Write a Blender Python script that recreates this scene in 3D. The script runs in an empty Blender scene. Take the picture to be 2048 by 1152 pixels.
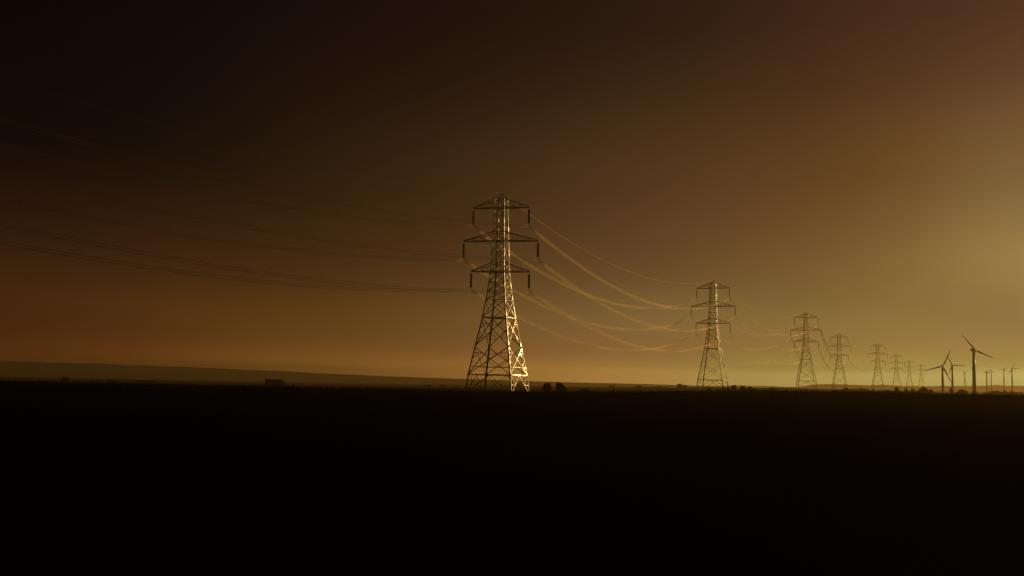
import bpy, bmesh, math, random
from mathutils import Vector, Matrix
random.seed(7)
S = bpy.context.scene
COL = S.collection
R = math.radians

# ------------------------------------------------------------------ camera
FPX = 2216.0                       # focal length in photo pixels (photo is 2048 x 1152)
PITCH = math.atan(195.0 / FPX)
ROLL = R(1.1)
cam_d = bpy.data.cameras.new('camera'); cam = bpy.data.objects.new('camera', cam_d); COL.objects.link(cam)
cam_d.sensor_width = 36.0; cam_d.lens = 36.0 * FPX / 2048.0
cam_d.clip_start = 0.1; cam_d.clip_end = 30000
CZ = 3.0                           # camera stands 3 m above the field
cam.matrix_world = Matrix.Translation((0, 0, CZ)) @ Matrix.Rotation(math.pi / 2 + PITCH, 4, 'X') @ Matrix.Rotation(ROLL, 4, 'Z')
S.camera = cam
CR = cam.matrix_world.to_3x3()

def at(px, py, d):
    """point at forward distance d that stands behind photo pixel (px, py)"""
    v = CR @ Vector(((px - 1024) / FPX, -(py - 576) / FPX, -1.0))
    v *= d / v.y
    return Vector((v.x, v.y, v.z + CZ))

# ------------------------------------------------------------------ light, sky, exposure
SUN_AZ, SUN_EL = 42.0, 8.0
S.view_settings.view_transform = 'Standard'; S.view_settings.look = 'None'
S.view_settings.exposure = -1.5; S.view_settings.gamma = 1.0
sd = Vector((math.sin(R(SUN_AZ)) * math.cos(R(SUN_EL)), math.cos(R(SUN_AZ)) * math.cos(R(SUN_EL)), math.sin(R(SUN_EL))))
sl = bpy.data.lights.new('sun', 'SUN'); sun = bpy.data.objects.new('sun', sl); COL.objects.link(sun)
sl.energy = 3.0; sl.angle = R(0.5); sl.color = (1.0, 0.62, 0.20)
sun.rotation_euler = sd.to_track_quat('Z', 'Y').to_euler()

W = bpy.data.worlds.new('World'); S.world = W; W.use_nodes = True
nt = W.node_tree; nt.nodes.clear()
def N(t, **k):
    n = nt.nodes.new(t)
    for a, b in k.items(): setattr(n, a, b)
    return n
def math_n(op, a, b=None, clamp=False):
    n = N('ShaderNodeMath', operation=op, use_clamp=clamp)
    for i, v in enumerate((a, b)):
        if v is None: continue
        if isinstance(v, (int, float)): n.inputs[i].default_value = v
        else: nt.links.new(v, n.inputs[i])
    return n.outputs[0]
def ramp(fac, stops):
    n = N('ShaderNodeValToRGB'); n.color_ramp.interpolation = 'LINEAR'
    el = n.color_ramp.elements
    while len(el) < len(stops): el.new(0.5)
    for e, (p, c) in zip(el, stops): e.position = p; e.color = (*c, 1)
    nt.links.new(fac, n.inputs[0]); return n.outputs[0]
tc = N('ShaderNodeTexCoord'); sx = N('ShaderNodeSeparateXYZ'); nt.links.new(tc.outputs['Generated'], sx.inputs[0])
az = math_n('ARCTAN2', sx.outputs[0], sx.outputs[1])
dz = math_n('MULTIPLY', math_n('ABSOLUTE', math_n('SUBTRACT', az, R(SUN_AZ))), 180 / math.pi)   # degrees from the sun's bearing
el = math_n('DIVIDE', math_n('ARCSINE', sx.outputs[2]), R(25), True)
# sky colour against height, at six distances from the sun's bearing (radiance before exposure)
SKY_EL = [.75, 1.1, 1.5, 2.2, 3.5, 6, 9, 12, 15, 18.5]
SKY = [[0, [[5.98219, 8.14202, 2.70763], [3.25757, 3.44232, 1.14474], [1.60414, 1.57925, 0.48134], [1.42814, 1.06651, 0.37547], [1.10987, 0.73619, 0.27456], [1.4037, 0.90933, 0.30629], [0.94178, 0.58842, 0.21526], [0.67306, 0.35909, 0.14234], [0.41899, 0.18227, 0.08696], [0.24365, 0.08994, 0.05627]]], [17.91, [[3.73887, 5.08876, 1.69227], [2.03598, 2.15145, 0.71546], [1.00259, 0.98703, 0.30084], [0.89259, 0.66657, 0.23467], [0.69367, 0.46012, 0.1716], [0.87731, 0.56833, 0.19143], [0.58861, 0.36776, 0.13454], [0.42066, 0.22443, 0.08896], [0.26187, 0.11392, 0.05435], [0.15228, 0.05621, 0.03517]]], [23.39, [[4.81653, 4.73872, 1.55686], [1.59576, 1.58359, 0.50301], [1.21421, 1.15159, 0.29988], [0.94322, 0.6228, 0.19385], [0.69173, 0.47662, 0.14916], [0.61776, 0.35018, 0.10973], [0.41882, 0.19908, 0.0663], [0.29935, 0.13415, 0.03965], [0.18383, 0.07391, 0.03216], [0.11465, 0.04184, 0.02689]]], [37.2, [[4.75228, 2.62531, 0.6668], [2.04416, 1.10789, 0.29744], [1.23347, 0.64697, 0.21182], [0.82066, 0.41199, 0.14489], [0.61526, 0.35263, 0.12251], [0.30304, 0.15884, 0.05755], [0.21596, 0.09466, 0.03843], [0.14783, 0.06674, 0.02692], [0.07075, 0.03347, 0.01477], [0.03155, 0.01205, 0.01098]]], [52.58, [[1.25701, 0.49253, 0.08816], [1.09305, 0.42829, 0.07666], [0.71823, 0.28161, 0.05324], [0.42293, 0.16761, 0.03457], [0.32315, 0.12649, 0.02347], [0.13704, 0.05255, 0.01639], [0.06298, 0.02732, 0.00845], [0.03043, 0.01453, 0.00842], [0.01768, 0.00656, 0.00689], [0.0103, 0.00314, 0.00653]]], [66.16, [[0.36906, 0.05911, 0.01287], [0.34172, 0.05473, 0.01192], [0.31641, 0.05068, 0.01104], [0.18449, 0.0381, 0.00878], [0.16464, 0.04794, 0.01135], [0.08053, 0.0264, 0.00952], [0.02582, 0.00735, 0.00648], [0.00052, 0.00024, 0.00342], [0.0002, 0.0002, 0.00294], [0.0002, 0.0002, 0.0025]]]]  #SKYTAB
def pchip(xs, ys, x):
    """smooth monotone interpolation, so that the sky shows no kinks"""
    if x <= xs[0]: return ys[0]
    if x >= xs[-1]: return ys[-1]
    h = [b - a for a, b in zip(xs, xs[1:])]; d = [(b - a) / k for a, b, k in zip(ys, ys[1:], h)]
    mm = [d[0]] + [0 if a * b <= 0 else 3 * (p + q) / ((2 * q + p) / a + (q + 2 * p) / b) for a, b, p, q in zip(d, d[1:], h, h[1:])] + [d[-1]]
    i = max(j for j in range(len(h)) if xs[j] <= x); t = (x - xs[i]) / h[i]
    return (ys[i] * (1 + 2 * t) * (1 - t) ** 2 + h[i] * mm[i] * t * (1 - t) ** 2 + ys[i + 1] * t * t * (3 - 2 * t) + h[i] * mm[i + 1] * t * t * (t - 1))
def resample(xs, cols, at_):
    return [[math.exp(pchip(xs, [math.log(c[k]) for c in cols], x)) for k in range(3)] for x in at_]
EL_F = [.7, .9, 1.1, 1.35, 1.65, 2, 2.5, 3, 3.7, 4.6, 5.5, 6.5, 7.5, 8.6, 9.8, 11, 12.3, 13.6, 15, 16.5, 18, 19.5]
DEG_F = [0, 9, 17.66, 20, 22, 24.5, 27, 30, 33.5, 37, 41, 46, 51, 56, 61, 66, 75]
_fine = [resample(SKY_EL, c, EL_F) for _, c in SKY]
_cols = [resample([d for d, _ in SKY], [f[j] for f in _fine], DEG_F) for j in range(len(EL_F))]
prev = None
for k, deg in enumerate(DEG_F):
    r = ramp(el, [(e / 25.0, _cols[j][k]) for j, e in enumerate(EL_F)])
    if prev is None: prev = r; pdeg = deg; continue
    f = math_n('DIVIDE', math_n('SUBTRACT', dz, pdeg), deg - pdeg, True)
    mx = N('ShaderNodeMix', data_type='RGBA'); nt.links.new(f, mx.inputs['Factor']); nt.links.new(prev, mx.inputs['A']); nt.links.new(r, mx.inputs['B'])
    prev = mx.outputs['Result']; pdeg = deg
# very faint broken murk in the upper air
nz = N('ShaderNodeTexNoise'); nz.inputs['Scale'].default_value = 3.2; nz.inputs['Detail'].default_value = 5
mp = N('ShaderNodeMapping'); mp.inputs['Scale'].default_value = (1, 1, 4.5)
nt.links.new(tc.outputs['Generated'], mp.inputs[0]); nt.links.new(mp.outputs[0], nz.inputs['Vector'])
mr = N('ShaderNodeMapRange'); mr.inputs['From Min'].default_value = .3; mr.inputs['From Max'].default_value = .7
mr.inputs['To Min'].default_value = .92; mr.inputs['To Max'].default_value = 1.08
nt.links.new(nz.outputs[0], mr.inputs[0])
bg = N('ShaderNodeBackground'); nt.links.new(prev, bg.inputs['Color']); nt.links.new(mr.outputs[0], bg.inputs['Strength'])
wo = N('ShaderNodeOutputWorld'); nt.links.new(bg.outputs[0], wo.inputs['Surface'])

# ------------------------------------------------------------------ materials
def mat(name, base, rough, metal=0.0, spec=0.5, noise=None, bump=0.0, dark=0.6):
    M = bpy.data.materials.new(name); M.use_nodes = True
    t = M.node_tree; b = t.nodes['Principled BSDF']
    b.inputs['Roughness'].default_value = rough; b.inputs['Metallic'].default_value = metal
    b.inputs['Specular IOR Level'].default_value = spec
    b.inputs['Base Color'].default_value = (*base, 1)
    if noise:
        c = t.nodes.new('ShaderNodeTexCoord'); n = t.nodes.new('ShaderNodeTexNoise'); n.inputs['Scale'].default_value = noise
        n.inputs['Detail'].default_value = 6; t.links.new(c.outputs['Object'], n.inputs['Vector'])
        r = t.nodes.new('ShaderNodeValToRGB'); r.color_ramp.elements[0].position = .35; r.color_ramp.elements[1].position = .65
        r.color_ramp.elements[0].color = (*[v * dark for v in base], 1); r.color_ramp.elements[1].color = (*base, 1)
        t.links.new(n.outputs[0], r.inputs[0]); t.links.new(r.outputs[0], b.inputs['Base Color'])
        if bump:
            bp = t.nodes.new('ShaderNodeBump'); bp.inputs['Strength'].default_value = bump; bp.inputs['Distance'].default_value = .1
            t.links.new(n.outputs[0], bp.inputs['Height']); t.links.new(bp.outputs[0], b.inputs['Normal'])
    return M
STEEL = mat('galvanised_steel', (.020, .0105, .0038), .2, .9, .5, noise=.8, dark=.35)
def weathered(M, lo, hi, bump):
    t = M.node_tree; b = t.nodes['Principled BSDF']; c = t.nodes['Texture Coordinate']
    n = t.nodes.new('ShaderNodeTexNoise'); n.inputs['Scale'].default_value = .45; n.inputs['Detail'].default_value = 3
    t.links.new(c.outputs['Object'], n.inputs['Vector'])
    r = t.nodes.new('ShaderNodeMapRange'); r.inputs['From Min'].default_value = .38; r.inputs['From Max'].default_value = .62
    r.inputs['To Min'].default_value = lo; r.inputs['To Max'].default_value = hi; t.links.new(n.outputs[0], r.inputs[0]); t.links.new(r.outputs[0], b.inputs['Roughness'])
    n2 = t.nodes.new('ShaderNodeTexNoise'); n2.inputs['Scale'].default_value = .8; t.links.new(c.outputs['Object'], n2.inputs['Vector'])
    bp = t.nodes.new('ShaderNodeBump'); bp.inputs['Strength'].default_value = 1; bp.inputs['Distance'].default_value = bump
    t.links.new(n2.outputs[0], bp.inputs['Height']); t.links.new(bp.outputs[0], b.inputs['Normal'])
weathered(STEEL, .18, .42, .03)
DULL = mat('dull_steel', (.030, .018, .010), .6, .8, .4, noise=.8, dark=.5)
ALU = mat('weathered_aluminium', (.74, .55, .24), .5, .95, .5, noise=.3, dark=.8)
WIREDIM = mat('shaded_aluminium', (.48, .34, .15), .55, .95, .5, noise=.3, dark=.8)  # same wire metal as ALU; left span's weaker sunlight put into its colour
GLASSY = mat('brown_porcelain', (.018, .010, .008), .6, 0, .2, noise=3)
PAINT = mat('turbine_paint', (.22, .20, .18), .32, 0, .5, noise=.4, dark=.85)
CONC = mat('foundation_concrete', (.2, .19, .17), .9, noise=2)
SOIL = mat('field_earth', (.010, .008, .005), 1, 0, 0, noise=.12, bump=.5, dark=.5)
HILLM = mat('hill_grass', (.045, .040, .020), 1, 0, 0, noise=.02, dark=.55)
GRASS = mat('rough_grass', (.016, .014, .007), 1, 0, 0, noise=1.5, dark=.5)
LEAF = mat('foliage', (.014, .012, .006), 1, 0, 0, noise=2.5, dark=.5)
BARK = mat('bark', (.06, .045, .03), .95, 0, .1, noise=4, dark=.5)
SHEET = mat('dark_corrugated_sheet', (.025, .02, .017), 1, 0, 0, noise=1, dark=.6)
TIMBER = mat('weathered_timber', (.025, .018, .013), 1, 0, 0, noise=2, dark=.6)
STRAW = mat('old_straw', (.03, .022, .012), 1, 0, 0, noise=4, dark=.5)

# ------------------------------------------------------------------ helpers
class MB:
    def __init__(s): s.v = []; s.f = []; s.sm = False
    def add(s, vs, fs):
        o = len(s.v); s.v += [tuple(p) for p in vs]; s.f += [tuple(i + o for i in f) for f in fs]
    def box(s, c, sz, M=None):
        x, y, z = [k / 2 for k in sz]; c = Vector(c)
        p = [Vector((a * x, b * y, d * z)) for d in (-1, 1) for b in (-1, 1) for a in (-1, 1)]
        if M: p = [M @ q for q in p]
        s.add([q + c for q in p], [(0, 2, 3, 1), (4, 5, 7, 6), (0, 1, 5, 4), (2, 6, 7, 3), (0, 4, 6, 2), (1, 3, 7, 5)])
    def strip(s, a, b, w, t, across):
        """flat bar from a to b, w wide along 'across', t thick"""
        a = Vector(a); b = Vector(b); d = (b - a).normalized(); c = Vector(across); c = (c - d * c.dot(d)).normalized(); n = d.cross(c)
        p = []
        for q in (a, b):
            for i, j in ((0, -1), (1, -1), (1, 1), (0, 1)): p.append(q + c * w * i + n * (t / 2) * j)
        s.add(p, [(0, 1, 2, 3), (7, 6, 5, 4), (0, 4, 5, 1), (1, 5, 6, 2), (2, 6, 7, 3), (3, 7, 4, 0)])
    def angle(s, a, b, w, n):
        """rolled steel angle: one flange in the face whose normal is n, one turned inward"""
        a = Vector(a); b = Vector(b); n = Vector(n).normalized(); d = (b - a).normalized(); ip = d.cross(n).normalized()
        if ip.z < 0 or (abs(ip.z) < 1e-4 and ip.x < 0): ip = -ip
        t = max(.012, w * .12)
        s.strip(a - ip * w * .5, b - ip * w * .5, w, t, ip)
        s.strip(a - ip * w * .5 - n * t * .6, b - ip * w * .5 - n * t * .6, w * .8, t, -n)
    def tube(s, pts, r, k=6, cap=True):
        pts = [Vector(p) for p in pts]; n = len(pts)
        rs = r if isinstance(r, (list, tuple)) else [r] * n
        vs = []; fs = []
        for i, p in enumerate(pts):
            d = (pts[min(i + 1, n - 1)] - pts[max(i - 1, 0)]).normalized()
            up = Vector((0, 0, 1)) if abs(d.z) < .95 else Vector((1, 0, 0))
            a = d.cross(up).normalized(); b = a.cross(d)
            for j in range(k):
                t = 2 * math.pi * j / k; vs.append(p + (a * math.cos(t) + b * math.sin(t)) * rs[i])
        for i in range(n - 1):
            for j in range(k): fs.append((i * k + j, i * k + (j + 1) % k, (i + 1) * k + (j + 1) % k, (i + 1) * k + j))
        if cap: fs.append(tuple(reversed(range(k)))); fs.append(tuple((n - 1) * k + j for j in range(k)))
        s.add(vs, fs)
    def build(s, name, m, parent=None, smooth=False):
        me = bpy.data.meshes.new(name); me.from_pydata(s.v, [], s.f); me.validate(); me.materials.append(m)
        if smooth: me.polygons.foreach_set('use_smooth', [True] * len(me.polygons))
        bm = bmesh.new(); bm.from_mesh(me); bmesh.ops.recalc_face_normals(bm, faces=bm.faces); bm.to_mesh(me); bm.free()
        o = bpy.data.objects.new(name, me); COL.objects.link(o)
        if parent: o.parent = parent
        return o
def tag(o, label, cat, group=None, kind=None):
    if label: o['label'] = label
    if cat: o['category'] = cat
    if group: o['group'] = group
    if kind: o['kind'] = kind
    return o
def empty(name, loc, rz=0, label=None, cat=None, group=None):
    o = bpy.data.objects.new(name, None); COL.objects.link(o); o.location = loc; o.rotation_euler = (0, 0, rz); o.empty_display_size = 1
    return tag(o, label, cat, group)
def copy_tree(o, parent=None):
    c = o.copy(); COL.objects.link(c); c.parent = parent
    for ch in list(o.children): copy_tree(ch, c)
    return c

# ------------------------------------------------------------------ terrain
PYL = [  # photo x, photo y of the foot, distance
    (995, 791.0, 272), (1425.5, 782.5, 498), (1613, 777.5, 722), (1679, 780.5, 972), (1756, 781, 1165),
    (1793.5, 785, 1440), (1819, 781, 1830), (1843, 781.5, 2050)]
CTRL = []
def ctl(px, py, d, w=1.0):
    p = at(px, py, d); CTRL.append((p.x, p.y, p.z, w))
for a in ((0, 763, 430), (250, 767, 450), (546, 775, 400), (546, 775.5, 600), (780, 776.5, 560), (900, 780, 460), (995, 791, 272), (1110, 791, 300), (1250, 786, 400),
          (1426, 782.5, 498), (1613, 782, 650), (1760, 790, 560), (1900, 797, 640), (1948, 800, 600), (2048, 798, 560), (2300, 800, 600), (-300, 760, 430)): ctl(*a)
for a in PYL[2:]: ctl(*a)
for a in ((0, 758, 800), (546, 768, 900), (900, 776, 900), (1200, 777, 800), (1250, 776, 1000)): ctl(*a)
for x, y, z in ((0, 0, 1.4), (-60, 20, 1.4), (60, 20, 1.4), (0, 60, 1.7), (-60, 60, 1.8), (60, 60, 1.9), (-200, 0, 1.4), (200, 0, 1.4), (0, -200, 1)): CTRL.append((x, y, z, 1.5))
for px, py in ((-500, 757), (-250, 760), (0, 764), (200, 768.3), (400, 771.5), (600, 775), (800, 779.5), (960, 784.5), (1080, 786), (1250, 785), (1426, 783), (1600, 783), (1760, 784.5), (1850, 787), (1900, 790.5), (2048, 793), (2300, 797)):
    ctl(px, py, 140, 1.6)
for px in range(-300, 2400, 220): p = at(px, 800, 205); CTRL.append((p.x, p.y, .35, 1.0))
for x in range(-6000, 6001, 1500): CTRL.append((x, 3500, -8, 1.0)); CTRL.append((x, 6500, -8, 1.0)); CTRL.append((x, -1500, 0, 1.0))
def ground_z(x, y):
    sw = sz = 0
    for cx, cy, cz, w in CTRL:
        q = ((x - cx) ** 2 + (y - cy) ** 2 + 60.0) ** 1.7
        k = w / q; sw += k; sz += k * cz
    return sz / sw
def on_ground(px, d):
    p = at(px, 780, d); return Vector((p.x, p.y, ground_z(p.x, p.y)))

from mathutils import noise as mn
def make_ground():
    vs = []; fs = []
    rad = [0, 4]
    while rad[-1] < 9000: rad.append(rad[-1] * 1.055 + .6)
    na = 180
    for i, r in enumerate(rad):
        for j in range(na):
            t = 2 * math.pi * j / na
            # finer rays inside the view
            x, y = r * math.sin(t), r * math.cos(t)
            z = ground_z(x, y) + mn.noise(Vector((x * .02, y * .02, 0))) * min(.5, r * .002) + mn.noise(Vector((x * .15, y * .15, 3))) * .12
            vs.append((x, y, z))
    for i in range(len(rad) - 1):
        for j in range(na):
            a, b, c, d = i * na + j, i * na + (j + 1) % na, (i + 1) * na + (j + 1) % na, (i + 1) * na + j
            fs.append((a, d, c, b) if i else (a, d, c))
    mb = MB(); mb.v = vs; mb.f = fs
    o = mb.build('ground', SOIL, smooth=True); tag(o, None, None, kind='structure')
make_ground()

def ridge(name, pts, d, depth, seed, rough=.6):
    """a long hill: crest heights follow (photo x, photo y) at distance d, with real depth behind and a slope in front"""
    crest = []
    n = 260
    x0, x1 = pts[0][0], pts[-1][0]
    vs = []; fs = []; prof = [(-1, 0), (-.75, .12), (-.5, .38), (-.25, .74), (-.1, .93), (0, 1), (.15, .95), (.5, .6), (1, 0)]
    for i in range(n + 1):
        px = x0 + (x1 - x0) * i / n
        for (a, ya), (b, yb) in zip(pts, pts[1:]):
            if a <= px <= b: py = ya + (yb - ya) * (px - a) / (b - a); break
        c = at(px, py, d)
        h = c.z + mn.noise(Vector((i * .13, seed, 0))) * rough + mn.noise(Vector((i * .61, seed, 2))) * rough * .5
        for k, (t, f) in enumerate(prof):
            y = c.y + t * depth
            z = -14 + (h + 14) * f + mn.noise(Vector((c.x * .004, y * .004, seed))) * 2.5 * (1 if abs(t) > .05 else 0)
            vs.append((c.x * y / c.y if t < 0 else c.x, y, z))
    m = len(prof)
    for i in range(n):
        for k in range(m - 1): a = i * m + k; fs.append((a, a + m, a + m + 1, a + 1))
    mb = MB(); mb.v = vs; mb.f = fs
    o = mb.build(name, HILLM, smooth=True); tag(o, None, None, kind='structure'); return o
# long moor on the left, falling to the right
ridge('hills', [(-900, 708), (-300, 716), (0, 722), (40, 723), (80, 724.5), (150, 726), (210, 727), (250, 730), (400, 735), (480, 739), (560, 742),
                (600, 744.5), (760, 752), (900, 757), (1000, 760.5), (1150, 765), (1300, 768.5), (1450, 773), (1600, 780), (1800, 790)], 2600, 700, 1.3)
# faint far downs on the right
ridge('hills', [(1250, 782), (1330, 776), (1420, 772.5), (1480, 771), (1560, 773), (1610, 774), (1635, 769.5), (1650, 768.2), (1700, 769.5), (1740, 771),
                (1770, 769), (1790, 771.5), (1850, 772), (1930, 772), (1985, 771), (1995, 769.5), (2010, 771.5), (2060, 772), (2300, 770), (2900, 780)], 3300, 600, 4.7, rough=1.0)

# ------------------------------------------------------------------ pylons
PROF = [(0, 12.25), (5.0, 11.25), (11.8, 8.9), (19.0, 6.45), (23.3, 5.25), (25.5, 4.7), (27.7, 4.25), (30.4, 3.75), (32.5, 3.6), (38, 3.2), (40.2, 3.05), (46.3, 2.72), (48.6, 2.6)]
def hs(z):
    for (a, wa), (b, wb) in zip(PROF, PROF[1:]):
        if a <= z <= b: return (wa + (wb - wa) * (z - a) / (b - a)) / 2
    return PROF[-1][1] / 2
def cn(sx_, sy_, z): h = hs(z); return Vector((sx_ * h, sy_ * h, z))
ARMS = [(46.3, 48.6, 7.45), (38.0, 40.2, 9.95), (30.4, 32.5, 7.75)]      # lower chord, upper chord, reach
DROP = 4.35                                                              # arm tip to conductor
FACES = [((1, -1), (1, 1), (1, 0, .16)), ((-1, -1), (-1, 1), (-1, 0, .16)), ((-1, -1), (1, -1), (0, -1, .16)), ((-1, 1), (1, 1), (0, 1, .16))]
def make_pylon(loc, rz, label, tilt=0.0, fine=True):
    t = empty('pylon', loc, rz, label, 'pylon', 'pylons marching across the plain')
    for a in (-1, 1):
        for b in (-1, 1):
            m = MB()
            zs = [p[0] for p in PROF]
            for z0, z1 in zip(zs, zs[1:]):
                w = .34 - .0032 * z0 if z0 < 30 else .2
                p0, p1 = cn(a, b, z0), cn(a, b, z1)
                m.strip(p0, p1, w, .035, (-a, 0, 0)); m.strip(p0 - Vector((0, b * .03, 0)), p1 - Vector((0, b * .03, 0)), w, .035, (0, -b, 0))
            for z in (5, 11.8, 19, 23.3, 30.4, 32.5, 38, 40.2, 46.3):      # joint plates
                p = cn(a, b, z); g = .34 if z < 25 else .26
                m.box(p + Vector((-a * g * .45, b * .03, 0)), (g, .03, g * 1.5)); m.box(p + Vector((a * .03, -b * g * .45, 0)), (.03, g, g * 1.5))
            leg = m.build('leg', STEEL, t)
            f = MB(); f.tube([cn(a, b, 0) + Vector((0, 0, -1.2)), cn(a, b, 0) + Vector((0, 0, .1))], [.5, .4], 10); f.build('foundation', CONC, leg)
    m = MB(); BZ = ((5, .2), (19, .19), (23.3, .11), (25.5, .1), (27.7, .15), (30.4, .17), (32.5, .15), (35.2, .12), (38, .16), (40.2, .15), (42.2, .1), (44.2, .1), (46.3, .16), (48.6, .15)); hz = {z: MB() for z, w in BZ}
    panels = [(5, 11.8), (11.8, 19), (19, 23.3), (23.3, 25.5), (25.5, 27.7), (27.7, 30.4), (30.4, 32.5), (32.5, 35.2), (35.2, 38), (38, 40.2),
              (40.2, 42.2), (42.2, 44.2), (44.2, 46.3), (46.3, 48.6)]
    for (c0, c1, n) in FACES:
        n = Vector(n)
        for z0, z1 in panels:
            w = (.17 if z0 < 19 else .13 if z0 < 30 else .115) * (1 if fine else .72)
            A, B, C, D = cn(*c0, z0), cn(*c1, z0), cn(*c1, z1), cn(*c0, z1)
            m.angle(A, C, w, n); m.angle(B + n * .02, D + n * .02, w, n)
            if fine and z0 in (5, 11.8):        # secondary bracing of the two tall panels
                k = (B - A).length / ((B - A).length + (C - D).length); X = A.lerp(C, k)
                for (P, Q, zz) in ((A, D, 0), (B, C, 0)):
                    lo = P.lerp(X, .5); hi = Q.lerp(X, .5)
                    pl = P.lerp(Q, (lo.z - P.z) / (Q.z - P.z)); ph = P.lerp(Q, (hi.z - P.z) / (Q.z - P.z)); px_ = P.lerp(Q, (X.z - P.z) / (Q.z - P.z))
                    for s_, e_ in ((lo, pl), (hi, ph), (lo, px_), (hi, px_)): m.angle(s_, e_, .10, n)
                if z0 == 5: m.angle(A.lerp(X, .5), B.lerp(X, .5), .10, n)
        # splayed bracing under the lowest belt
        A, B, mid = cn(*c0, .2), cn(*c1, .2), (cn(*c0, 5) + cn(*c1, 5)) / 2
        for P, c in ((A, c0), (B, c1)):
            m.angle(P, mid, .15, n); h = P.lerp(mid, .5); top = cn(*c, 5)
            if not fine: continue
            m.angle(h, P.lerp(top, .5), .10, n); m.angle(h, top, .10, n); m.angle(h, top.lerp(mid, .5), .09, n)
        for z, w in BZ:
            hz[z].angle(cn(*c0, z) + n * .03, cn(*c1, z) + n * .03, w, n)
    for z in (5, 19, 30.4, 38, 46.3) if fine else ():   # plan bracing
        hz[z].angle(cn(-1, -1, z), cn(1, 1, z), .1, (0, 0, 1)); hz[z].angle(cn(-1, 1, z) + Vector((0, 0, .03)), cn(1, -1, z) + Vector((0, 0, .03)), .1, (0, 0, 1))
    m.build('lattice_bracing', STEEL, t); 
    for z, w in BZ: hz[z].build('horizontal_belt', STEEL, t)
    pk = MB()
    for a in (-1, 1):
        for b in (-1, 1): pk.angle(cn(a, b, 48.6), Vector((0, 0, 49.95)), .1, (a, 0, .3))
    pk.box((0, 0, 50.0), (.2, .06, .1)); pk.build('peak', STEEL, t)
    for zl, zu, reach in ARMS:
        for sx_ in (-1, 1):
            c = MB(); tip = Vector((sx_ * reach, 0, zl - sx_ * reach * tilt))
            for b in (-1, 1):
                L0 = cn(sx_, b, zl); U0 = cn(sx_, b, zu); tb = tip + Vector((0, b * .12, 0))
                c.angle(L0, tb, .2, (0, b, 0)); c.angle(U0, tb + Vector((0, 0, .16)), .17, (0, b, 0))
                nn = 4 if reach > 9 else 3
                prev = L0
                for i in range(1, nn):
                    f = i / nn; l = L0.lerp(tb, f); u_ = U0.lerp(tb, f)
                    c.angle(l, u_, .085, (0, b, 0)); c.angle(prev, u_, .085, (0, b, 0)); prev = l
            nn = 5; prev = None
            for i in range(nn):
                f = i / nn; b = 1 if i % 2 else -1
                p = cn(sx_, b, zl).lerp(tip, f); q = cn(sx_, -b, zl).lerp(tip, f)
                c.angle(p, q, .08, (0, 0, 1))
                if prev is not None: c.angle(prev, p, .08, (0, 0, 1))
                prev = q if False else p
            c.box(tip + Vector((0, 0, -.03)), (.22, .05, .14))
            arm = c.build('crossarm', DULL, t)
            s = MB()
            pr = []; z = -.55
            s.tube([tip, tip + Vector((0, 0, -.62))], .05, 6)
            zz = -.6; pts = []; rr = []
            while zz > -3.9:
                pts += [tip + Vector((0, 0, zz)), tip + Vector((0, 0, zz - .03)), tip + Vector((0, 0, zz - .10)), tip + Vector((0, 0, zz - .13))]; rr += [.26, .32, .32, .26] if fine else [.13, .19, .19, .13]; zz -= .155
            s.tube(pts, rr, 10); s.tube([tip + Vector((0, 0, -3.9)), tip + Vector((0, 0, -DROP + .15))], .05, 6)
            s.box(tip + Vector((0, 0, -DROP + .1)), (.5, .1, .05))
            s.build('insulator_string', GLASSY, arm)
    return t
P3 = [at(*a) for a in PYL]
# heading of the line at each tower
def head(i):
    a = P3[max(i - 1, 0)]; b = P3[min(i + 1, len(P3) - 1)]; return math.atan2(b.x - a.x, b.y - a.y)
HEAD = [head(i) for i in range(len(P3))]; HEAD[0] = R(22); HEAD[1] = R(22.5)
PLAB = ['nearest and tallest lattice steel pylon, dark with its right face glinting gold',
        'second pylon of the line, standing beside the row of round hedgerow trees',
        'third pylon of the line, hazy brown, between the second pylon and the fainter ones',
        'fourth pylon, pale in the haze, first one right of the third pylon',
        'fifth pylon, pale in the haze, just above the long hedge',
        'sixth pylon, very faint, second to the left of the two-bladed-looking turbines',
        'seventh pylon, barely visible in haze left of the roadside oak',
        'farthest pylon, almost lost in haze left of the turbine blades']
PLAB[5] = 'sixth pylon of the line, very faint, next beyond the fifth'
PLAB[6] = 'seventh pylon of the line, barely visible, second from the far end'
TILT = [.026] + [0.0] * 7
pyl = []
protos = make_pylon(P3[0], -HEAD[0], PLAB[0], tilt=TILT[0]); pyl.append(protos)
p2 = make_pylon(P3[1], -HEAD[1], PLAB[1], fine=False); pyl.append(p2)
for i in range(2, len(P3)):
    o = copy_tree(p2); o.location = P3[i]; o.rotation_euler = (0, 0, -HEAD[i]); o['label'] = PLAB[i]; pyl.append(o)

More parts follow.
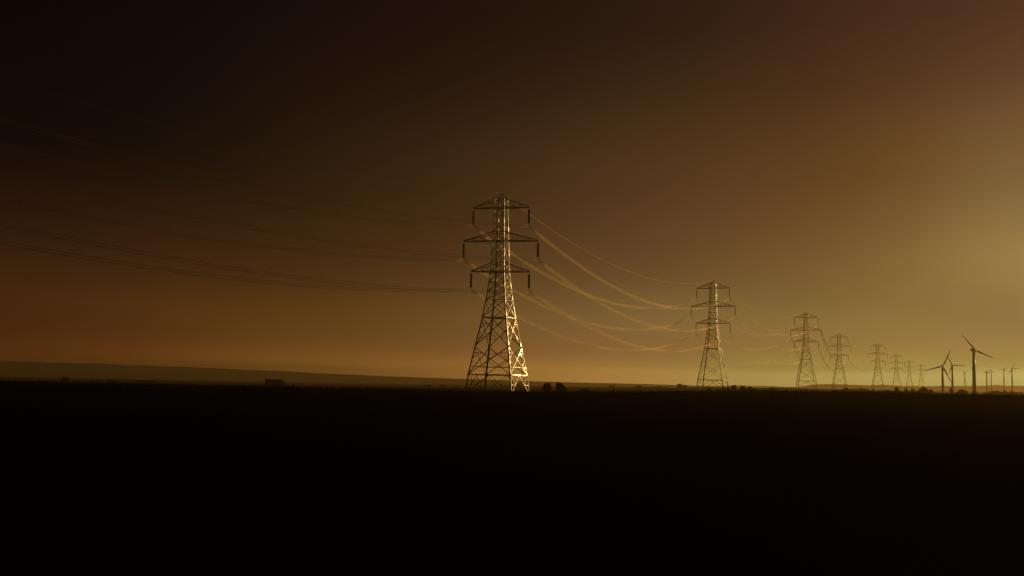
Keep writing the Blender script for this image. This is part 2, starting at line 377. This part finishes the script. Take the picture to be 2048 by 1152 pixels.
# ------------------------------------------------------------------ conductors
P0 = P3[0] - Vector((math.sin(.67), math.cos(.67), 0)) * 141; P0.z = P3[0].z + .55
NODE = [(P0, .36, 0.0)] + [(P3[i], HEAD[i], TILT[i]) for i in range(len(P3))]
o = copy_tree(protos); o.location = P0; o.rotation_euler = (0, 0, -.36); o['label'] = 'near pylon standing alone beyond the left edge of the photo'
def att(n, k, side):
    p, h, tl = n; u_ = Vector((math.cos(h), -math.sin(h), 0))
    if k < 0: return p + Vector((0, 0, 50.05))
    zl, zu, reach = ARMS[k]; return p + u_ * side * reach + Vector((0, 0, zl - side * reach * tl - DROP))
ORD = ['off the left edge and the nearest pylon', 'the nearest and second pylons', 'the second and third pylons', 'the third and fourth pylons', 'the fourth and fifth pylons', 'the fifth and sixth pylons', 'the sixth and seventh pylons']
def span(i):
    a, b = NODE[i], NODE[i + 1]
    L = (a[0] - b[0]).length; sag = 11.3 * (L / 245) ** 2 if L < 330 else 15
    if i == 0: sag = 3.65
    n = 48 if i < 3 else 24
    def curve(A, B, off, sg, k=None):
        out = []
        for j in range(n + 1):
            t = j / n; p = A.lerp(B, t) + off; p.z -= 4 * sg * t * (1 - t); out.append(p)
        return out
    for k, lev in ((-1, ''), (0, 'upper'), (1, 'middle'), (2, 'lower')):
        for side in ((0,) if k < 0 else (-1, 1)):
            A, B = att(a, k, side), att(b, k, side)
            if k < 0:
                m = MB(); m.tube(curve(A, B, Vector((0, 0, 0)), sag * .8), .02 if i < 1 else .03, 6)
                o = m.build('earth_wire', WIREDIM if i < 1 else ALU, smooth=True)
                tag(o, f'thin single earth wire between {ORD[i]}', 'wire', 'overhead wires of the power line'); continue
            sd_ = 'left' if side < 0 else 'right'
            lab = f'{lev} {sd_} bundle of parallel sagging conductors between {ORD[i]}'
            dr = (b[0] - a[0]).normalized(); ac = Vector((dr.y, -dr.x, 0))
            offs = [ac * x + Vector((0, 0, z)) for x, z in ((-.25, 0), (.25, 0), (-.25, -.5), (.25, -.5))]
            s0 = sag * random.uniform(.97, 1.03)
            if i < 3:
                t = empty('conductor_bundle', A, 0, lab, 'wires', 'overhead wires of the power line')
                for of in offs:
                    m = MB(); m.tube([p - A for p in curve(A, B, of, s0)], .024 if i < 1 else .034, 6); m.build('conductor', WIREDIM if i < 1 else ALU, t, smooth=True)
                m = MB(); ns = 5
                for q in range(1, ns):
                    c = curve(A, B, Vector((0, 0, -.25)), s0)[int(n * q / ns)] - A
                    for s1, s2 in ((0, 1), (2, 3), (0, 2), (1, 3)):
                        m.tube([c + offs[s1] + Vector((0, 0, .25)), c + offs[s2] + Vector((0, 0, .25))], .02, 5)
                m.build('spacers', STEEL, t)
            else:
                m = MB()
                for of in offs: m.tube(curve(A, B, of, s0), .045, 5)
                o = m.build('conductor_bundle', ALU, smooth=True); tag(o, lab, 'wires', 'overhead wires of the power line')
for i in range(5): span(i)

# ------------------------------------------------------------------ wind turbines
def make_turbine(base, hub_h, blade, rad, yaw, angs, label, nac=6.0, scale=1.0, top_k=.62, hide=()):
    """yaw: direction of the rotor axis (from the nacelle out to the hub), angs: blade angles in the rotor plane from horizontal"""
    t = empty('wind_turbine', base, 0, label, 'wind turbine', 'wind turbines at the right')
    m = MB(); k = 20
    m.tube([(0, 0, -1), (0, 0, 0), (0, 0, hub_h * .33), (0, 0, hub_h * .66), (0, 0, hub_h - rad * .9)], [rad, rad, rad * (1 - (1 - top_k) * .33), rad * (1 - (1 - top_k) * .66), rad * top_k], k)
    tw = m.build('tower', PAINT, t, smooth=True)
    ax = Vector((math.cos(yaw), math.sin(yaw), 0)); sd_ = Vector((-ax.y, ax.x, 0)); up = Vector((0, 0, 1))
    r = rad * .85
    def ring(c, a, b, q=12): return [c + sd_ * (math.copysign(abs(math.cos(2 * math.pi * j / q)) ** .6, math.cos(2 * math.pi * j / q)) * a) + up * (math.copysign(abs(math.sin(2 * math.pi * j / q)) ** .6, math.sin(2 * math.pi * j / q)) * b) for j in range(q)]
    C = Vector((0, 0, hub_h))
    def loft(rings):
        mm = MB(); q = len(rings[0]); vs = [p for rg in rings for p in rg]; fs = []
        for i in range(len(rings) - 1):
            for j in range(q): fs.append((i * q + j, i * q + (j + 1) % q, (i + 1) * q + (j + 1) % q, (i + 1) * q + j))
        fs.append(tuple(range(q))); fs.append(tuple((len(rings) - 1) * q + j for j in range(q))); mm.add(vs, fs); return mm
    L = nac
    loft([ring(C + ax * (-L * .62), r * .45, r * .5), ring(C + ax * (-L * .55), r * .8, r * .8), ring(C + ax * (-L * .2), r, r), ring(C + ax * (L * .2), r, r), ring(C + ax * (L * .34), r * .75, r * .75)]).build('nacelle', PAINT, t, smooth=True)
    H = C + ax * (L * .46)
    loft([ring(H - ax * L * .12, r * .55, r * .55), ring(H, r * .62, r * .62), ring(H + ax * L * .1, r * .45, r * .45), ring(H + ax * L * .16, r * .12, r * .12)]).build('hub', PAINT, t, smooth=True)
    for a in angs:
        d = sd_ * math.cos(a) + up * math.sin(a); tn = d.cross(ax).normalized()
        rs = []; 
        for f, c_, th in ((.02, .045, .045), (.08, .045, .04), (.2, .085, .022), (.45, .062, .013), (.75, .042, .008), (.97, .022, .004), (1, .008, .002)):
            tw_ = R(18) * (1 - f); w_ = tn * math.cos(tw_) + ax * math.sin(tw_); nn = w_.cross(d)
            cc = H + d * blade * f
            rs.append([cc + w_ * (c_ * blade * (.5 * math.cos(q) - .1)) + nn * (th * blade * .5 * math.sin(q)) for q in [2 * math.pi * j / 10 for j in range(10)]])
        loft(rs).build('blade', PAINT, t, smooth=True)
    return t
def turbine(px, hub_y, base_y, d, tips, rad, label, yaw=-62, nac=None, blade=None):
    """tips: where the blade ends fall around the hub in the photo (dx, up)"""
    b = at(px, base_y, d); h = at(px, hub_y, d).z - b.z
    b = Vector((b.x, b.y, b.z))
    k = d / FPX; ya = R(yaw); ax = Vector((math.cos(ya), math.sin(ya), 0)); sd_ = Vector((-ax.y, ax.x, 0))
    angs = []; ls = []
    for dx, dy in tips:
        u_ = dx * k / sd_.x; v_ = dy * k; angs.append(math.atan2(v_, u_)); ls.append(math.hypot(u_, v_))
    L = blade or sum(ls) / len(ls)
    return make_turbine(b, h, L, rad, ya, angs, label, nac or h * .16)
turbine(1949, 700, 806, 600, [(-20, 36), (27, -19), (-3, -26)], 1.08, 'largest wind turbine at the right, dark, its nacelle turned side-on', yaw=38, nac=3.7, blade=None)
turbine(1886, 732.5, 802, 760, [(12.5, -29), (-36, -11), (13, 32)], .98, 'dark wind turbine with one long blade pointing left, leftmost of the three big ones', yaw=60, nac=2.6)
turbine(1905.5, 730, 802, 860, [(-9.5, 20), (24, -1), (-8.5, -23)], .95, 'slim wind turbine between the largest one and the leftmost one', yaw=60, nac=2.6)
turbine(1930.3, 745, 790, 1350, [(8, 4), (-3, 3.5), (-4, -8)], .62, 'small faint wind turbine in the gap left of the largest turbine', yaw=50, nac=3)
turbine(1974, 744.5, 790, 1350, [(6, 1), (-4.5, 0), (0, -7)], .95, 'small wind turbine with a stubby rotor, first right of the largest turbine', yaw=25, nac=4)
turbine(1983, 742, 790, 1500, [(-2, 14), (10, -9), (-6, 1)], .80, 'small wind turbine with one blade straight up, second right of the largest turbine', yaw=55, nac=3)
turbine(2008.5, 739, 792, 1400, [(-10, 1), (8, 8), (6, -3)], .85, 'small wind turbine with a thin blade to the left, third right of the largest', yaw=50, nac=4)
turbine(2025, 737, 794, 1350, [(16, -.5), (3, 10), (-6, -12)], 1.05, 'wind turbine nearest the right edge of the photo', yaw=50, nac=4)

# ------------------------------------------------------------------ trees, bushes, hedges
def leaf_blob(m, c, rx, ry, rz, n, leaf, rnd):
    for _ in range(n):
        while True:
            p = Vector((rnd.uniform(-1, 1), rnd.uniform(-1, 1), rnd.uniform(-1, 1)))
            if .25 < p.length < 1: break
        q = Vector((p.x * rx, p.y * ry, p.z * rz)) + c
        a = Vector((rnd.gauss(0, 1), rnd.gauss(0, 1), rnd.gauss(0, 1))).normalized(); b = a.orthogonal().normalized(); cc = a.cross(b)
        s = leaf * rnd.uniform(.6, 1.4)
        m.add([q - b * s, q + cc * s * .5, q + b * s, q - cc * s * .5], [(0, 1, 2, 3)])
def make_tree(px, top_y, w_px, d, label, group=None, seed=0, name='tree', n=900, trunk=True, base=None, low=.0, cat='tree'):
    rnd = random.Random(seed * 31 + int(px))
    g0 = on_ground(px, d) if base is None else at(px, base, d)
    top = at(px, top_y, d).z; H = max(top - g0.z, .8); wd = w_px * d / FPX / 2
    t = empty(name, g0, 0, label, cat, group)
    leaf = max(.11, d * .00055)
    cr = MB(); ch = H * (1 - low); cz = H - ch / 2
    leaf_blob(cr, Vector((0, 0, cz)), wd * .72, wd * .72, ch * .40, int(n * .8), leaf, rnd)
    k = 9
    for i in range(k):
        a = rnd.uniform(0, 2 * math.pi); e = rnd.uniform(-.8, 1); rr = math.sqrt(max(0, 1 - e * e * .8))
        c = Vector((math.cos(a) * rr * wd * .62, math.sin(a) * rr * wd * .62, cz + e * ch * .33)); s = rnd.uniform(.28, .42)
        leaf_blob(cr, c, wd * s, wd * s, ch * s * .55, int(n * .07), leaf, rnd)
    cr.build('crown', LEAF, t)
    tr = MB(); tr.tube([(0, 0, -.4), (wd * .03, 0, H * .25), (0, wd * .04, H * .6), (0, 0, H * .85)], [max(.1, H * .035), H * .028, H * .018, H * .006], 7)
    for i in range(5):
        a = i * 1.3; z0 = H * (.25 + .09 * i); tr.tube([(0, 0, z0), (math.cos(a) * wd * .35, math.sin(a) * wd * .35, z0 + H * .14), (math.cos(a) * wd * .6, math.sin(a) * wd * .6, z0 + H * .24)], [H * .014, H * .009, H * .004], 5)
    tr.build('trunk', BARK, t)
    return t
G1 = 'trees by the nearest pylon'
make_tree(1094, 763.5, 20, 180, 'round dark bushy tree right of the nearest pylon, left one of the close pair', G1, 1, n=4200, low=.1)
make_tree(1120, 763.5, 22, 180, 'round dark bushy tree right of the nearest pylon, right one of the close pair', G1, 2, n=4200, low=.05)
make_tree(1128, 771, 11, 178, 'small shrub leaning against the right tree of the close pair', G1, 3, 'bush', n=700, cat='bush')
make_tree(1171, 775, 31, 190, 'low broad dark bush right of the pair of round trees', G1, 4, 'bush', n=1800, cat='bush')
make_tree(130, 753, 16, 440, 'lone small tree at the left end of the field edge', None, 5, n=900)
G2 = 'hedgerow trees around the second pylon'
for px, ty, w, d, lb in ((1359, 769.5, 8, 640, 'small hazy tree left of the second pylon, pointed crown'), (1369, 771.5, 9, 640, 'small hazy tree left of the second pylon, rounder crown'),
        (1419, 774, 9, 272, 'small dark tree between the legs of the second pylon'), (1437, 778.5, 8, 272, 'low shrub between the legs of the second pylon'),
        (1447, 774.5, 6, 278, 'slim shrub by the right leg of the second pylon'), (1456, 775, 7, 275, 'shrub at the outer right leg of the second pylon'),
        (1467, 770, 13, 278, 'tallest round tree right of the second pylon'), (1485.5, 771.5, 12, 290, 'round tree with a thin stem, second right of the second pylon'),
        (1498.5, 773.5, 11, 290, 'round tree, third right of the second pylon'), (1510, 776.5, 12, 290, 'low tree, fourth right of the second pylon'),
        (1545, 775.5, 22, 301, 'spiky low thicket standing alone right of the round trees')):
    make_tree(px, ty - 2, w + 2.5, d, lb, G2, int(px), n=1500, low=.12 if ty < 774 else 0)
G3 = 'trees along the far hedge at the right'
for px, ty, w, d, lb in ((1613, 778, 10, 313, 'low bump of bush under the third pylon'), (1671, 779.5, 12, 313, 'low round bush under the fourth pylon'),
        (1690, 775, 8, 324, 'tall clump at the left end of the raised hedge'), (1747, 779, 9, 330, 'low bush below the fifth pylon'), (1777, 779, 12, 330, 'broad low bush between the fifth and sixth pylons'),
        (1794, 776, 10, 330, 'pointed small tree below the sixth pylon'), (1812, 777.5, 7, 348, 'small hazy tree below the seventh pylon'), (1826, 777, 7, 348, 'small hazy tree just left of the big round tree'),
        (1847.5, 773.5, 23, 301, 'big round tree left of the wind turbines'), (1863, 778, 8, 324, 'small tree tucked right of the big round tree'),
        (1903, 777, 7, 371, 'small bush behind the slim turbine tower'), (1921, 777.5, 18, 313, 'round dark tree between the slim and the largest turbine'),
        (1931, 781, 10, 324, 'smaller bush on the right flank of the round tree'), (1950, 783, 16, 371, 'bush at the foot of the largest turbine')):
    make_tree(px, ty - 1.5, w + 2, d, lb, G3, int(px), n=1500)
G4 = 'hazy trees on the left field edge'
for px, ty, w, d, lb in ((719, 770, 6, 620, 'tiny shrub on the field edge midway between the barn and the nearest pylon'), (856, 769.5, 11, 640, 'hazy shrub left of the nearest pylon, farther of two'),
        (886, 769, 14, 640, 'hazy broad tree left of the nearest pylon'), (913, 771, 14, 640, 'low hazy tree just left of the nearest pylon foot'),
        (960, 772, 16, 640, 'hazy tree seen through the legs of the nearest pylon'), (1223, 770.5, 14, 760, 'faint tree on the far field, first right of the dark bush'), (1278, 770.5, 14, 760, 'faint tree on the far field, second right of the dark bush'), (1319, 772.5, 8, 760, 'faint small tree on the far field, third right of the dark bush')):
    make_tree(px, ty, w, d, lb, G4, int(px), n=600)

def hedge(pts, d, label, name='hedge', n_per=26, thick=1.6, wob=.7, group='hedges across the plain'):
    """pts: photo (x, top y) along the hedge; it runs across the field at distance d and reaches down to the ground"""
    rnd = random.Random(int(pts[0][0] * 7 + d)); m = MB(); leaf = max(.2, d * .0006); n_per *= 3.2
    org = on_ground(pts[0][0], d)
    L = int((pts[-1][0] - pts[0][0]) / 3.2); ph = rnd.uniform(0, 50)
    for i in range(L + 1):
        px = pts[0][0] + (pts[-1][0] - pts[0][0]) * i / max(L, 1)
        for (a, ya), (b, yb) in zip(pts, pts[1:]):
            if a <= px <= b: ty = ya + (yb - ya) * (px - a) / (b - a); break
        dd = d + mn.noise(Vector((i * .05, ph, 0))) * 14
        g_ = on_ground(px, dd); top = at(px, ty, dd).z + (mn.noise(Vector((i * .35, ph, 1))) + .6 * mn.noise(Vector((i * .9, ph, 5)))) * wob
        h = max(top - g_.z, .7); r = 3.2 * d / FPX * .95
        leaf_blob(m, g_ + Vector((0, 0, h * .5)) - org, r, thick, h * .52, int(n_per * (1 + h * .25)), leaf, rnd)
    o = m.build(name, LEAF); o.location = org; tag(o, label, 'hedge', group); return o
hedge([(1190, 784), (1300, 783), (1395, 781.5), (1440, 781)], 300, 'low scrubby hedge running left from the second pylon', wob=.35)
hedge([(1195, 775.5), (1300, 774.5), (1390, 776), (1440, 777)], 760, 'faint far hedge behind the low scrubby one, left of the second pylon', wob=.5)
hedge([(1440, 780.5), (1520, 779.5), (1560, 780), (1640, 782), (1680, 782)], 300, 'dark hedge between the second and fourth pylons', wob=.4)
hedge([(1683, 780), (1688, 776), (1725, 777), (1742, 780), (1780, 781), (1835, 782)], 320, 'raised dark hedge below the fifth and sixth pylons', wob=.5)
hedge([(1835, 783), (1880, 788), (1915, 786), (1935, 790), (1965, 791)], 310, 'low dark hedge at the feet of the three big turbines', wob=.35)
hedge([(1963, 790), (1972, 782.5), (1990, 780.5), (2003, 781.5), (2010, 781), (2030, 784), (2075, 786)], 380, 'tall hedge at the right edge below the small turbines', wob=.5)
hedge([(700, 775.2), (860, 776), (960, 779)], 400, 'thin low hedge on the field edge left of the nearest pylon', wob=.35, thick=1.0)

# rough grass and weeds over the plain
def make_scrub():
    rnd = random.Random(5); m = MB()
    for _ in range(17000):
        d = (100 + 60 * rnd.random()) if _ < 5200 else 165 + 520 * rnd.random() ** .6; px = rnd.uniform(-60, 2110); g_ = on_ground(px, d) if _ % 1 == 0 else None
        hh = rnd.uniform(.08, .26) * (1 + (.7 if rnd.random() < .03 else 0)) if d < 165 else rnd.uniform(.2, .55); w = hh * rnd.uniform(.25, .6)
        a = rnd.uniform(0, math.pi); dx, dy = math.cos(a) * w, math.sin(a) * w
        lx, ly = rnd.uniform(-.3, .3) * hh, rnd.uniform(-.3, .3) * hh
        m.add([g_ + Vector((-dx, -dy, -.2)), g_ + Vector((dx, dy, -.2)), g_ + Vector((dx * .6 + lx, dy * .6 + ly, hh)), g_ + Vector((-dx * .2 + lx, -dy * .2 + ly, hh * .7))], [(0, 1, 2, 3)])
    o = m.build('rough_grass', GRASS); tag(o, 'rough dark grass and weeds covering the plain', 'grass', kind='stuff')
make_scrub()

# ------------------------------------------------------------------ farm buildings on the left skyline
def barn():
    d = 400; k = d / FPX; b = at(546, 775.5, d); w = 33.5 * k; h = 17 * k; dp = 5.0
    t = empty('barn', b, R(-1), 'dark flat-topped open hay barn with a lean-to on its right, alone on the left skyline', 'barn')
    m = MB(); m.box((0, dp / 2 + .2, h * .42), (w * .95, dp - .6, h * .84)); m.build('straw_stack', STRAW, t)
    r = MB(); r.box((0, dp / 2, h - .12), (w + .5, dp + .5, .16)); 
    for i in range(26): r.box((-w / 2 + (i + .5) * w / 26, dp / 2, h - .01), (.12, dp + .5, .06))
    r.build('roof', SHEET, t)
    for i in range(7):
        p = MB(); x = -w / 2 + .2 + i * (w - .4) / 6; p.box((x, 0, h / 2 - .3), (.28, .28, h - .2 + .4 - .36)); p.build('post', TIMBER, t)
    g_ = MB(); g_.box((0, -.02, h - .62), (w, .1, .7)); g_.build('fascia', SHEET, t)
    l = MB(); x0 = w / 2 + .05; x1 = x0 + 5 * k
    l.add([(x0, .5, -.5), (x1, .5, -.5), (x1, .5, h * .25), (x0, .5, h * .62), (x0, dp, -.5), (x1, dp, -.5), (x1, dp, h * .25), (x0, dp, h * .62)],
          [(0, 1, 2, 3), (5, 4, 7, 6), (1, 5, 6, 2), (4, 0, 3, 7), (3, 2, 6, 7), (0, 4, 5, 1)]); l.build('lean_to', SHEET, t)
barn()
def shed(px0, px1, ty, by, d, slope, label):
    k = d / FPX; b = at((px0 + px1) / 2, by, d); w = (px1 - px0) * k; h = (by - ty) * k; dp = 5
    t = empty('shed', b, 0, label, 'shed', 'low farm sheds at the left')
    m = MB(); m.box((0, dp / 2, h * .4), (w * .94, dp, h * .8)); m.box((-w * .2, -.03, h * .35), (w * .12, .1, h * .6)); m.build('wall', TIMBER, t)
    r = MB(); y0, y1 = -.3, dp + .3; zl = h; zr = h * (1 - slope)
    pts = [(-w / 2, h * .78), (-w * .42, zl), (w * .05, zl if slope < .1 else h * .92), (w * .45, max(zr, h * .8)), (w / 2, h * .78)]
    vs = [(x, y0, z) for x, z in pts] + [(x, y1, z) for x, z in pts]; n = len(pts)
    r.add(vs, [tuple(range(n)), tuple(reversed(range(n, 2 * n)))] + [(i, (i + 1) % n, n + (i + 1) % n, n + i) for i in range(n)]); r.build('roof', SHEET, t)
shed(211, 234, 759.3, 767, 445, .5, 'low shed with its roof sloping down to the right, left of the flat one')
shed(272, 303, 761, 769, 450, .0, 'long low flat-roofed shed, between the sloping shed and the barn')

# ------------------------------------------------------------------ haze
def haze():
    m = MB(); m.box((0, 2300, 23), (11000, 5600, 90))
    M = bpy.data.materials.new('haze'); M.use_nodes = True; t = M.node_tree; t.nodes.clear()
    v = t.nodes.new('ShaderNodeVolumePrincipled'); v.inputs['Color'].default_value = (.77, .59, .30, 1); v.inputs['Density'].default_value = .0004
    v.inputs['Anisotropy'].default_value = .57
    o = t.nodes.new('ShaderNodeOutputMaterial'); t.links.new(v.outputs[0], o.inputs['Volume'])
    ob = m.build('haze', M); tag(ob, None, None, kind='stuff')
haze()
